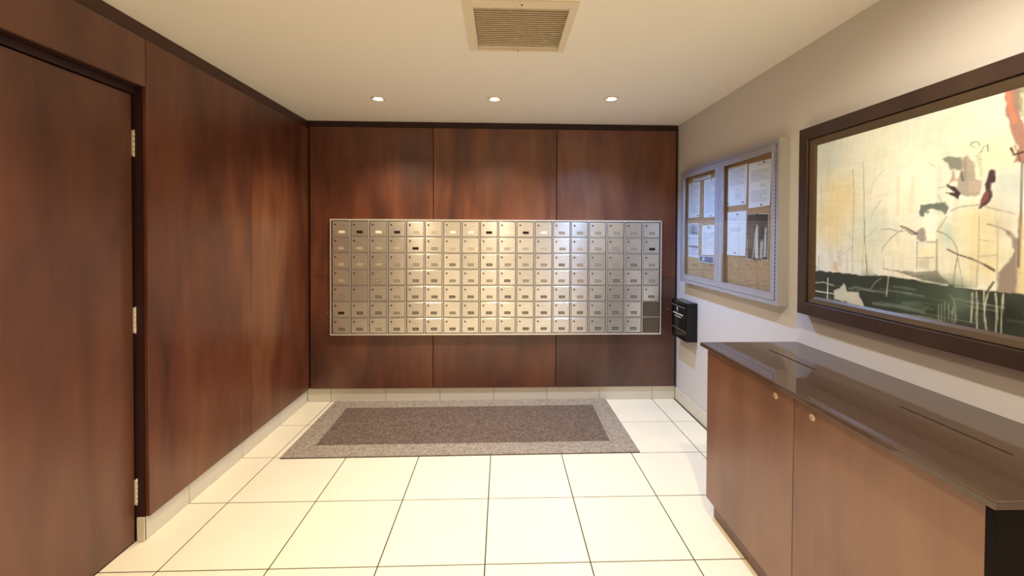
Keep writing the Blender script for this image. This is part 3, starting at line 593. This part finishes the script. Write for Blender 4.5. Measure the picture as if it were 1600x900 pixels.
for r, row in enumerate(ROWS):
    for c, ch_ in enumerate(row):
        x, z = ix0+(c+.5)*cw, iz1-(r+.5)*ch
        if ch_ == '#': continue
        d = link('mailbox_door', door_me, mb, (x, MF+.002, z), (random.uniform(-.003, .003), 0, random.uniform(-.005, .005)))
        link('lock', lock_me, d, (-.046, -.0022, .035))
        o = link('number_plate', PM[ch_], d, (.004+random.uniform(-.003, .004), -.0022, -.029))
        if ch_ == 'K': tag(o, 'solid black number plate')
        if ch_ == 'L': tag(o, 'white paper number label')
# two perforated metal plates fill the lower right column
def lattice(w, h, pitch, t, y0, y1):
    m = MB()
    for s in (1, -1):
        k = -w-h
        while k < w+h:
            pts = []                                   # line z = s*x + k clipped to the rectangle
            xa, xb = max(-w, (-h-k) if s > 0 else (k-h)), min(w, (h-k) if s > 0 else (k+h))
            if xb-xa > .004:
                p, q = Vector((xa, 0, s*xa+k)), Vector((xb, 0, s*xb+k)); d = (q-p).normalized(); nn = Vector((-d.z, 0, d.x))*t
                yo = 0 if s > 0 else -.0003
                a = [p+nn, q+nn, q-nn, p-nn]
                f = [tuple(v+Vector((0, y0+yo, 0))) for v in a]; b = [tuple(v+Vector((0, y1+yo, 0))) for v in a]
                m.poly(f)
                for i in range(4): m.poly([f[i], f[(i+1) % 4], b[(i+1) % 4], b[i]])
            k += pitch
    return m
for r in (5, 6):
    x, z = ix0+17.5*cw, iz1-(r+.5)*ch
    m = lattice(dw+.003, dh+.001, .0185, .0013, 0, .003); m.box(-dw-.003, dw+.003, .0032, .005, -dh-.002, dh+.002, 1)
    tag(m.build('perforated_plate', [M['mesh_metal'], M['dark']], mb, (x, MF+.004, z)), 'dark perforated metal plate in place of a mailbox door', kind=None)

# ================================================================ FLOOR MAT
fm = empty('floor_mat', (-.262, 3.29, 0), 'long two-tone grey brown entrance mat below the mailboxes', 'mat')
def skew(pts): return pts
oc = [(-1.448, 2.812), (.938, 2.832), (.930, 3.768), (-1.457, 3.755)]; ic = [(-1.288, 2.974), (.772, 2.988), (.785, 3.632), (-1.303, 3.610)]
def q3(p, z): return (p[0]+.262, p[1]-3.29, z)
m = MB()
for k in range(4):
    j = (k+1) % 4; m.poly([q3(oc[k], .008), q3(oc[j], .008), q3(ic[j], .008), q3(ic[k], .008)])
    m.poly([q3(oc[k], .0004), q3(oc[j], .0004), q3(oc[j], .008), q3(oc[k], .008)], 1)
    m.poly([q3(ic[k], .0004), q3(ic[j], .0004), q3(ic[j], .008), q3(ic[k], .008)], 1)
    m.poly([q3(oc[k], .0004), q3(oc[j], .0004), q3(ic[j], .0004), q3(ic[k], .0004)], 1)
tag(m.build('border', [M['mat_border'], M['mat_edge']], fm), 'lighter grey border of the mat')
m = MB(); m.poly([q3(p, .0078) for p in ic]); m.poly([q3(p, .0004) for p in ic])
for k in range(4): m.poly([q3(ic[k], .0004), q3(ic[(k+1) % 4], .0004), q3(ic[(k+1) % 4], .0078), q3(ic[k], .0078)])
tag(m.build('centre_field', M['mat_centre'], fm), 'darker brown centre of the mat')

# ================================================================ NOTICEBOARD
NX, NY0, NY1, NZ0, NZ1 = 1.515, 2.287, 3.572, 1.085, 2.012
nb = empty('noticeboard', (XR, (NY0+NY1)/2, (NZ0+NZ1)/2), 'silver framed wall noticeboard cabinet with two glass doors', 'noticeboard')
O = (XR, (NY0+NY1)/2, (NZ0+NZ1)/2)
def off(o): o.location = (o.location.x-O[0], o.location.y-O[1], o.location.z-O[2]); return o
m = MB(); m.ring(NY0, NY1, NZ0, NZ1, .024, NX, XR-.0005, YZ, 0, ta=.024)
off(m.build('case', M['board_side'], nb))
m = MB(); m.ring(NY0+.0006, NY1-.0006, NZ0+.0006, NZ1-.0006, .0225, NX-.0015, NX, YZ)
off(m.build('front_trim', M['board_metal'], nb))
off(MB().box(1.553, 1.5745, NY0+.0245, NY1-.0245, NZ0+.0245, NZ1-.0245).build('cork_panel', M['cork'], nb))
def ndoor(a, b, sl_, sr_, lock_y):
    z0, z1 = NZ0+.0265, NZ1-.0265; m = MB()
    m.plate([a, a+sl_, b-sr_, b], [z0, z0+.040, z1-.036, z1], NX-.0025, NX+.010, [(a+sl_, b-sr_, z0+.040, z1-.036)], YZ)
    m.plate([a+sl_-.008, a+sl_, b-sr_, b-sr_+.008], [z0+.032, z0+.040, z1-.036, z1-.028], NX-.004, NX-.0025, [(a+sl_, b-sr_, z0+.040, z1-.036)], YZ)
    d = off(m.build('glass_door', M['board_metal'], nb))
    MB().box(NX+.003, NX+.006, a+sl_+.0005, b-sr_-.0005, z0+.0405, z1-.0365).build('glass', M['glass'], d)
    MB().cyl((NX-.0025, lock_y, 1.552), 'x', .008, -.005, 0, 16).cyl((NX-.0075, lock_y, 1.552), 'x', .0025, -.0005, 1, 8).build('lock', [M['hinge'], M['keyhole']], d)
ndoor(NY0+.0275, 2.9355, .036, .048, 2.905)
ndoor(2.9385, NY1-.0275, .048, .036, 2.962)
for y in (NY0+.0255, NY1-.0255):
    m = MB(); z = NZ0+.03
    while z < NZ1-.04: m.cyl((NX-.0015, y, z), 'z', .0026, .011, seg=8); z += .0225
    tag(off(m.build('piano_hinge', M['keyhole'], nb)), kind='stuff')

def painter(nx, nz, W_, H_, base_, ops, grain=.04, vscale=1.0):
    U, V = np.meshgrid(np.linspace(0, W_, nx), np.linspace(0, H_, nz))
    img = np.empty((nz, nx, 3)); img[:] = np.array(base_)/255.
    rng = np.random.RandomState(3)
    def vnoise(fx, fz):
        g_ = rng.rand(fz+2, fx+2); X = U/W_*fx; Z = V/H_*fz; i = X.astype(int); j = Z.astype(int); fx_ = X-i; fz_ = Z-j
        return (g_[j, i]*(1-fx_)+g_[j, i+1]*fx_)*(1-fz_)+(g_[j+1, i]*(1-fx_)+g_[j+1, i+1]*fx_)*fz_
    fine = vnoise(70, 40)*.6+vnoise(140, 80)*.4
    soft = vnoise(9, 6)*.5+vnoise(22, 14)*.3+vnoise(60, 26)*.2
    def seg(p, q):
        d = np.array(q)-np.array(p); L2 = max(d@d, 1e-9); t = np.clip(((U-p[0])*d[0]+(V-p[1])*d[1])/L2, 0, 1)
        return np.hypot(U-p[0]-t*d[0], V-p[1]-t*d[1])
    for k, pts, r, col, a in ops:
        if k == 'w':
            dist = np.hypot(U-pts[0][0], V-pts[0][1])/r; al = np.clip(1.15-dist*(.75+soft*.6), 0, 1); al = al*al*(3-2*al)*a
        elif k == 'l':
            dist = np.min([seg(p, q) for p, q in zip(pts, pts[1:])], axis=0); al = np.clip((r*.62-dist+(fine-.5)*.002)/.0024+.5, 0, 1)*a*(.85+.8*(soft-.5))
        else:
            ins = np.zeros(U.shape, bool); n_ = len(pts)
            for i in range(n_):
                (x1, y1), (x2, y2) = pts[i], pts[(i+1) % n_]
                if y1 != y2: ins ^= ((y1 > V) != (y2 > V)) & (U < (x2-x1)*(V-y1)/(y2-y1)+x1)
            dist = np.min([seg(pts[i], pts[(i+1) % n_]) for i in range(n_)], axis=0); sd = np.where(ins, dist, -dist)+(fine-.5)*(r*1.5+.006)
            al = np.clip(sd/(r*.8+.002)+.5, 0, 1)*a
        al = np.clip(al, 0, 1)[..., None]; img = img*(1-al)+np.array(col)/255.*al
    if grain:
        st = vnoise(160, 14)*.5+vnoise(40, 90)*.5; img = img*(1+(st[..., None]-.5)*grain*2)+(soft[..., None]-.5)*grain
    return np.clip(img, 0, 1)
def paint_mesh(name, img, pos, material, back=None):
    """grid whose vertices carry the pigment; pos(s,t) gives the point"""
    nz, nx, _ = img.shape; v = [pos(i/(nx-1), j/(nz-1)) for j in range(nz) for i in range(nx)]
    f = [(j*nx+i, j*nx+i+1, (j+1)*nx+i+1, (j+1)*nx+i) for j in range(nz-1) for i in range(nx-1)]
    me = bpy.data.meshes.new(name); me.from_pydata(v, [], f); me.materials.append(material)
    l_ = np.where(img <= .04045, img/12.92, ((img+.055)/1.055)**2.4); col = np.ones((nz*nx, 4), np.float32); col[:, :3] = l_.reshape(-1, 3)
    a = me.color_attributes.new('Col', 'FLOAT_COLOR', 'POINT'); a.data.foreach_set('color', col.ravel()); return me

# sheets pinned on the cork, given by their corners (y, z): top left, top right, bottom right, bottom left
def bil(c, s, t):
    a = Vector(c[0]).lerp(Vector(c[1]), s); b = Vector(c[3]).lerp(Vector(c[2]), s); return a.lerp(b, t)
def sheet(name, c, label, cat, lines, pins, curl=.004, seed=0, grp=None, x=1.5518):
    rnd = random.Random(seed); m = MB(); N = 8
    def P(s, t, dx=0):
        p = bil(c, s, t); return (x-curl*(abs(2*s-1)**2*.5+max(0, t-.6)**2*3*.5)-dx, p.x, p.y)
    for i in range(N):
        for j in range(N): m.poly([P(i/N, j/N), P((i+1)/N, j/N), P((i+1)/N, (j+1)/N), P(i/N, (j+1)/N)], 0, True)
    for (t, s0, s1, h) in lines:
        s = s0
        while s < s1-.02:
            e = min(s1, s+rnd.uniform(.05, .16)); m.poly([P(s, t, .0003), P(e, t, .0003), P(e, t+h, .0003), P(s, t+h, .0003)], 1); s = e+.02
    o = m.build(name, [M['paper'], M['print']]); tag(o, label, cat, grp)
    for s, t in pins:
        p = P(s, t); MB().cyl((p[0], p[1], p[2]), Vector((-1, rnd.uniform(-.4, .4), -.35)), .0022, .009, 0, 8, .0042).build('pin', M['pin'], o)
    return o
def text(t0, t1, n, s0=.1, s1=.9, h=.009, skip=()): return [(t0+(t1-t0)*k/n, s0, s1-(.25 if k % 5 == 4 else 0), h) for k in range(n) if k not in skip]
P1 = [(2.878, 1.937), (2.650, 1.932), (2.660, 1.672), (2.888, 1.675)]
P2 = [(2.634, 1.926), (2.405, 1.920), (2.415, 1.650), (2.628, 1.645)]
P3 = [(2.882, 1.634), (2.653, 1.634), (2.658, 1.343), (2.880, 1.340)]
P4 = [(2.650, 1.612), (2.430, 1.606), (2.432, 1.328), (2.646, 1.322)]
P5 = [(3.417, 1.938), (3.121, 1.928), (3.125, 1.905), (3.416, 1.911)]
P6 = [(3.500, 1.905), (3.296, 1.901), (3.300, 1.620), (3.498, 1.619)]
P7 = [(3.228, 1.900), (3.030, 1.897), (3.040, 1.610), (3.229, 1.611)]
P8 = [(3.500, 1.571), (3.318, 1.571), (3.308, 1.292), (3.498, 1.300)]
P9 = [(3.254, 1.551), (3.045, 1.552), (3.050, 1.329), (3.256, 1.322)]
P10 = [(3.293, 1.316), (3.060, 1.322), (3.066, 1.262), (3.300, 1.268)]
G_ = 'paper notices in the noticeboard'
sheet('notice_sheet', P1, 'bluish white typed notice pinned top left behind the near glass door', 'notice', text(.08, .5, 14, .1, .86)+text(.56, .66, 3, .45, .62, .006)+text(.7, .92, 5, .4, .7), [(.06, .93), (.86, .93)], seed=1, grp=G_)
sheet('notice_sheet', P2, 'white typed notice hanging slightly askew at the top right of the near pane', 'notice', text(.05, .12, 2, .4, .85)+text(.18, .44, 9)+text(.5, .58, 3, .5, .75)+text(.64, .9, 8, .1, .85), [(.68, .03), (.62, .95)], curl=.007, seed=2, grp=G_)
sheet('notice_sheet', P3, 'mostly blank white notice below the first one in the near pane', 'notice', text(.15, .22, 2, .12, .5, .007)+text(.38, .46, 3, .12, .7, .007), [(.55, .06), (.45, .93)], curl=.006, seed=3, grp=G_)
sheet('notice_strip', P5, 'narrow white header strip across the top of the far pane', 'notice', [(.35, .1, .9, .25)], [(.5, .3)], curl=.002, seed=4, grp=G_, x=1.5488)
sheet('notice_sheet', P6, 'bluish white typed notice at the top left of the far pane', 'notice', text(.1, .9, 18, .1, .9, .012), [(.35, .05), (.9, .95)], curl=.002, seed=5, grp=G_)
sheet('notice_sheet', P7, 'white typed notice right of the other at the top of the far pane', 'notice', text(.08, .9, 17, .1, .88, .012), [(.6, .04), (.6, .95)], seed=6, grp=G_)
sheet('notice_sheet', P9, 'plain white notice with a short heading low in the far pane', 'notice', text(.06, .16, 2, .35, .7, .02)+text(.25, .8, 10, .12, .85, .012), [(.5, .05)], seed=7, grp=G_)
def print_sheet(c, img, label, x, pins):
    def pos(s, t):
        p = bil(c, s, 1-t); return (x-.0012*abs(2*s-1), p.x, p.y)
    o = link('poster', paint_mesh('poster', img, pos, M['photo'])); tag(o, label, 'poster', 'printed posters in the noticeboard')
    for s, t in pins:
        p = pos(s, t); MB().cyl(p, Vector((-1, .2, -.3)), .0022, .008, 0, 8, .004).build('pin', M['pin'], o)
ops = [('p', [(.02, .02), (.98, .02), (.98, 1.28), (.02, 1.28)], .004, (66, 58, 54), 1), ('w', [(.3, .9)], .5, (98, 86, 76), .7), ('w', [(.5, .1)], .3, (70, 60, 58), .7),
       ('p', [(.05, .75), (.28, .9), (.30, .5), (.12, .2), (.03, .4)], .05, (120, 100, 84), .8),
       ('p', [(.40, .05), (.55, .05), (.52, .95), (.46, 1.0), (.36, .6)], .03, (226, 222, 218), .95), ('p', [(.25, .05), (.4, .08), (.42, .7), (.36, .75)], .04, (170, 160, 152), .8),
       ('p', [(.62, .6), (.78, .65), (.82, .9), (.74, 1.0), (.64, .95)], .02, (28, 26, 34), .95), ('p', [(.62, .05), (.74, .05), (.76, .55), (.64, .5)], .03, (196, 190, 190), .9),
       ('p', [(.78, .1), (.92, .1), (.92, .9), (.84, .9)], .03, (206, 200, 202), .85), ('l', [(.4, 1.17), (.9, 1.17)], .012, (196, 180, 150), .7)]
print_sheet(P4, painter(60, 76, 1, 1.3, (205, 200, 196), ops, .05), 'dark photo poster with pale draped shapes, lower right of the near pane', 1.5512, [(.4, .01), (.5, .99)])
ops = [('p', [(.06, .98), (.94, .98), (.94, 1.42), (.06, 1.42)], .01, (150, 158, 178), 1), ('p', [(.3, 1.0), (.44, 1.0), (.44, 1.3), (.3, 1.3)], .03, (70, 74, 92), .9), ('p', [(.5, 1.0), (.66, 1.0), (.66, 1.34), (.5, 1.34)], .03, (92, 92, 108), .9),
       ('p', [(.06, .42), (.94, .42), (.94, .5), (.06, .5)], .006, (86, 92, 120), 1)]+[('l', [(.15+k*.16, .6), (.15+k*.16, .86)], .022, (110, 122, 150), .8) for k in range(5)]+[('l', [(.08, .2), (.9, .2)], .02, (140, 150, 176), .8), ('l', [(.08, .3), (.7, .3)], .015, (150, 158, 180), .8)]
print_sheet(P8, painter(44, 60, 1, 1.45, (214, 222, 240), ops, .03), 'printed poster with picture bands, lower left of the far pane', 1.5518, [(.5, .97)])
ops = [('p', [(.03, .03), (.97, .03), (.97, .30), (.03, .30)], .006, (90, 112, 150), 1), ('w', [(.3, .18)], .16, (226, 226, 232), .9), ('w', [(.15, .12)], .1, (120, 100, 104), .8), ('w', [(.72, .12)], .14, (76, 96, 134), .8)]
print_sheet(P10, painter(44, 16, 1, .33, (226, 228, 234), ops, .03), 'small blue photo card tucked at the bottom of the far pane', 1.5494, [])

# ================================================================ DROP BOX
bx0, bx1, by0, by1, bz0, bz1 = 1.480, XR-.0006, 3.368, 3.655, .612, .926
db = empty('drop_box', (XR, (by0+by1)/2, bz0), 'small black metal drop box mounted low on the right wall near the corner', 'box')
O = (XR, (by0+by1)/2, bz0)
off(MB().box(bx0+.003, bx1, by0, by1, bz0, bz1-.03, c=.002).build('body', M['black'], db))
off(MB().box(bx0-.001, bx1, by0-.0015, by1+.0015, bz1-.0295, bz1, c=.003).build('lid', M['black'], db))
off(MB().box(bx0-.001, bx0+.0028, by0+.006, by1-.006, bz0+.085, bz1-.034, c=.0012).build('front_door', M['black'], db))
off(MB().box(bx0-.004, bx0-.0012, by0+.016, by1-.016, bz1-.046, bz1-.041, c=.0008).build('slot_lip', M['black_edge'], db))  # highlight along the lip, put in as a grey colour
off(MB().box(bx0-.0005, bx0+.0028, by0+.006, by1-.006, bz0+.078, bz0+.082).build('seam_edge', M['black_edge'], db))
m = MB(); yc = 3.535; X_ = bx0-.0014
m.poly([(X_, yc+.008, .872), (X_, yc-.008, .872), (X_, yc-.012, .860), (X_, yc-.004, .850), (X_, yc-.008, .838), (X_, yc+.006, .838), (X_, yc+.002, .850), (X_, yc+.008, .858)])
off(m.build('emblem', M['ink'], db))
m = MB(); rnd = random.Random(5); y = by1-.035
while y > by0+.06: w_ = rnd.uniform(.006, .014); m.poly([(X_, y, .822), (X_, y-w_, .822), (X_, y-w_, .812), (X_, y, .812)]); y -= w_+.0035
y = by1-.07
while y > by0+.1: w_ = rnd.uniform(.005, .012); m.poly([(X_, y, .798), (X_, y-w_, .798), (X_, y-w_, .790), (X_, y, .790)]); y -= w_+.0045
off(m.build('lettering', M['ink'], db))

# ================================================================ CABINET AND COUNTERTOP
KX, KY0, KY1, KZ = 1.080, .888, 2.192, .889
kb = empty('storage_cabinet', (1.33, (KY0+KY1)/2, 0), 'low brown wood veneer cabinet with two locked doors along the right wall', 'cabinet')
O = (1.33, (KY0+KY1)/2, 0)
off(MB().box(KX+.020, XR-.001, KY1-.018, KY1, .094, KZ-.0005, c=.0008).build('side_panel', M['dark_wood'], kb))
off(MB().box(KX+.001, XR-.001, KY0, KY0+.018, .0, KZ-.0005, c=.0008).build('side_panel', M['shaded_wood'], kb))  # near end: its lack of light is put into the near-black colour
off(MB().box(KX+.020, XR-.001, KY0+.0185, KY1-.0185, .094, .112).build('bottom_panel', M['dark_wood'], kb))
off(MB().box(XR-.012, XR-.001, KY0+.0185, KY1-.0185, .113, KZ-.001).build('back_panel', M['dark_wood'], kb))
off(MB().box(KX+.020, XR-.013, 1.521, 1.539, .113, KZ-.001).build('partition', M['dark_wood'], kb))
off(MB().box(1.112, XR-.001, KY0+.0185, 2.168, .0005, .0935, c=.0008).build('toe_kick', M['door_wood'], kb))
off(MB().box(1.113, XR-.02, 2.1685, 2.1720, .0005, .0935).build('toe_kick_end', M['dark_wood'], kb))
for a, b, ly in ((1.5318, KY1, 1.632), (KY0+.0185, 1.5282, 1.434)):
    d = off(MB().box(KX, KX+.0192, a, b, .096, KZ-.004, c=.0012).build('cabinet_door', M['cab_wood'], kb))
    MB().cyl((KX, ly, .843), 'x', .0125, -.003, 0, 24, .0115).cyl((KX-.003, ly, .843), 'x', .0050, -.0012, 0, 16).box(KX-.0046, KX-.0040, ly-.001, ly+.001, .839, .847, 1).build('lock', [M['chrome'], M['keyhole']], d)

ct = MB()
sl1, sl2 = (1.318, 1.329, 1.743, 2.052), (1.318, 1.329, 1.050, 1.366)
ct.plate([1.050, sl1[0], sl1[1], XR-.0008], [.862, sl2[2], sl2[3], sl1[2], sl1[3], 2.214], .8895, .909, [sl1, sl2], XY)
o = ct.build('countertop', M['counter'])
bv = o.modifiers.new('edge', 'BEVEL'); bv.width = .003; bv.segments = 3; bv.limit_method = 'ANGLE'
tag(o, 'glossy dark brown countertop with two long mail slots on the low cabinet', 'countertop')

# ================================================================ PAINTING
PY0, PY1, PZ0, PZ1 = .64, 2.142, 1.078, 2.014
fp = empty('framed_painting', (XR, (PY0+PY1)/2, (PZ0+PZ1)/2), 'large abstract painting in a dark walnut frame on the right wall', 'painting')
O = (XR, (PY0+PY1)/2, (PZ0+PZ1)/2)
FXF = 1.521
def bar(name, a, b, prof, mat_, parent=fp):
    """mitred moulding around the picture; prof lists (inset, x)"""
    m = MB(); rects = []
    for ins, x in prof: rects.append([(x, PY0+ins, PZ0+ins), (x, PY1-ins, PZ0+ins), (x, PY1-ins, PZ1-ins), (x, PY0+ins, PZ1-ins)])
    j = (a+1) % 4
    n_ = len(rects)
    for k in range(n_):
        k2 = (k+1) % n_; m.poly([rects[k][a], rects[k][j], rects[k2][j], rects[k2][a]])
    m.poly([r[a] for r in rects]); m.poly([r[j] for r in rects])
    return off(m.build(name, mat_, parent))
for k in range(4): bar('frame_rail', k, None, [(.0, XR-.001), (.0, FXF+.002), (.002, FXF), (.058, FXF), (.060, FXF+.002), (.060, XR-.001)], M['frame'])
for k in range(4): bar('liner', k, None, [(.0605, XR-.006), (.0605, FXF+.012), (.066, FXF+.009), (.085, FXF+.016), (.096, FXF+.024), (.096, XR-.006)], M['liner'])
CW, CZ0, CZ1 = 1.31, 1.173, 1.919
rs = random.Random(11); BR = []
for k in range(46):                                 # dry vertical brush marks in the pale field
    u, z0 = rs.uniform(.02, 1.28), rs.uniform(1.32, 1.72); c = rs.choice([(196, 208, 198), (214, 206, 176), (248, 248, 240), (190, 200, 206), (226, 214, 168), (206, 196, 184)])
    BR.append(('l', [(u, z0), (u+rs.uniform(-.01, .01), z0+rs.uniform(.05, .2))], rs.uniform(.006, .022), c, rs.uniform(.2, .45)))
for k in range(24):
    u, z0 = rs.uniform(.02, 1.28), rs.uniform(1.33, 1.9)
    BR.append(('l', [(u, z0), (u+rs.uniform(.05, .16), z0+rs.uniform(-.03, .03))], rs.uniform(.004, .014), rs.choice([(240, 240, 228), (204, 214, 204), (228, 214, 172)]), rs.uniform(.25, .5)))
DK = []
for k in range(34):                                 # horizontal drags through the dark band
    u, z0 = rs.uniform(.0, 1.28), rs.uniform(1.18, 1.285)
    DK.append(('l', [(u, z0), (u+rs.uniform(.04, .2), z0+rs.uniform(-.006, .006))], rs.uniform(.002, .008), rs.choice([(110, 124, 110), (78, 98, 82), (150, 160, 148), (40, 44, 40), (92, 108, 96)]), rs.uniform(.25, .6)))
ib = next(i for i, q in enumerate(PAINT) if q[0] == 'p'); idk = next(i for i, q in enumerate(PAINT) if q[0] == 'p' and q[3] == (58, 64, 56))+7
PAINT = PAINT[:ib]+BR+PAINT[ib:idk]+DK+PAINT[idk:]
img = painter(372, 214, CW, CZ1-CZ0, (230, 234, 226), [(k, [(u, v_-CZ0) for u, v_ in pts], r, (tuple(int(q*.66+g_*.34) for q, g_ in zip(c, (232, 242, 244))) if k == 'w' and c[1] > 150 else tuple(int(q*.85+240*.15) for q in c) if c[1] > 90 else c), a) for k, pts, r, c, a in PAINT], .035)
tagc = link('canvas', paint_mesh('canvas', img, lambda s, t: (1.5455-O[0], 2.047-s*CW-O[1], CZ0+t*(CZ1-CZ0)-O[2]), M['canvas']), fp)
md = tagc.modifiers.new('thickness', 'SOLIDIFY'); md.thickness = .012; md.offset = 1 if False else -1
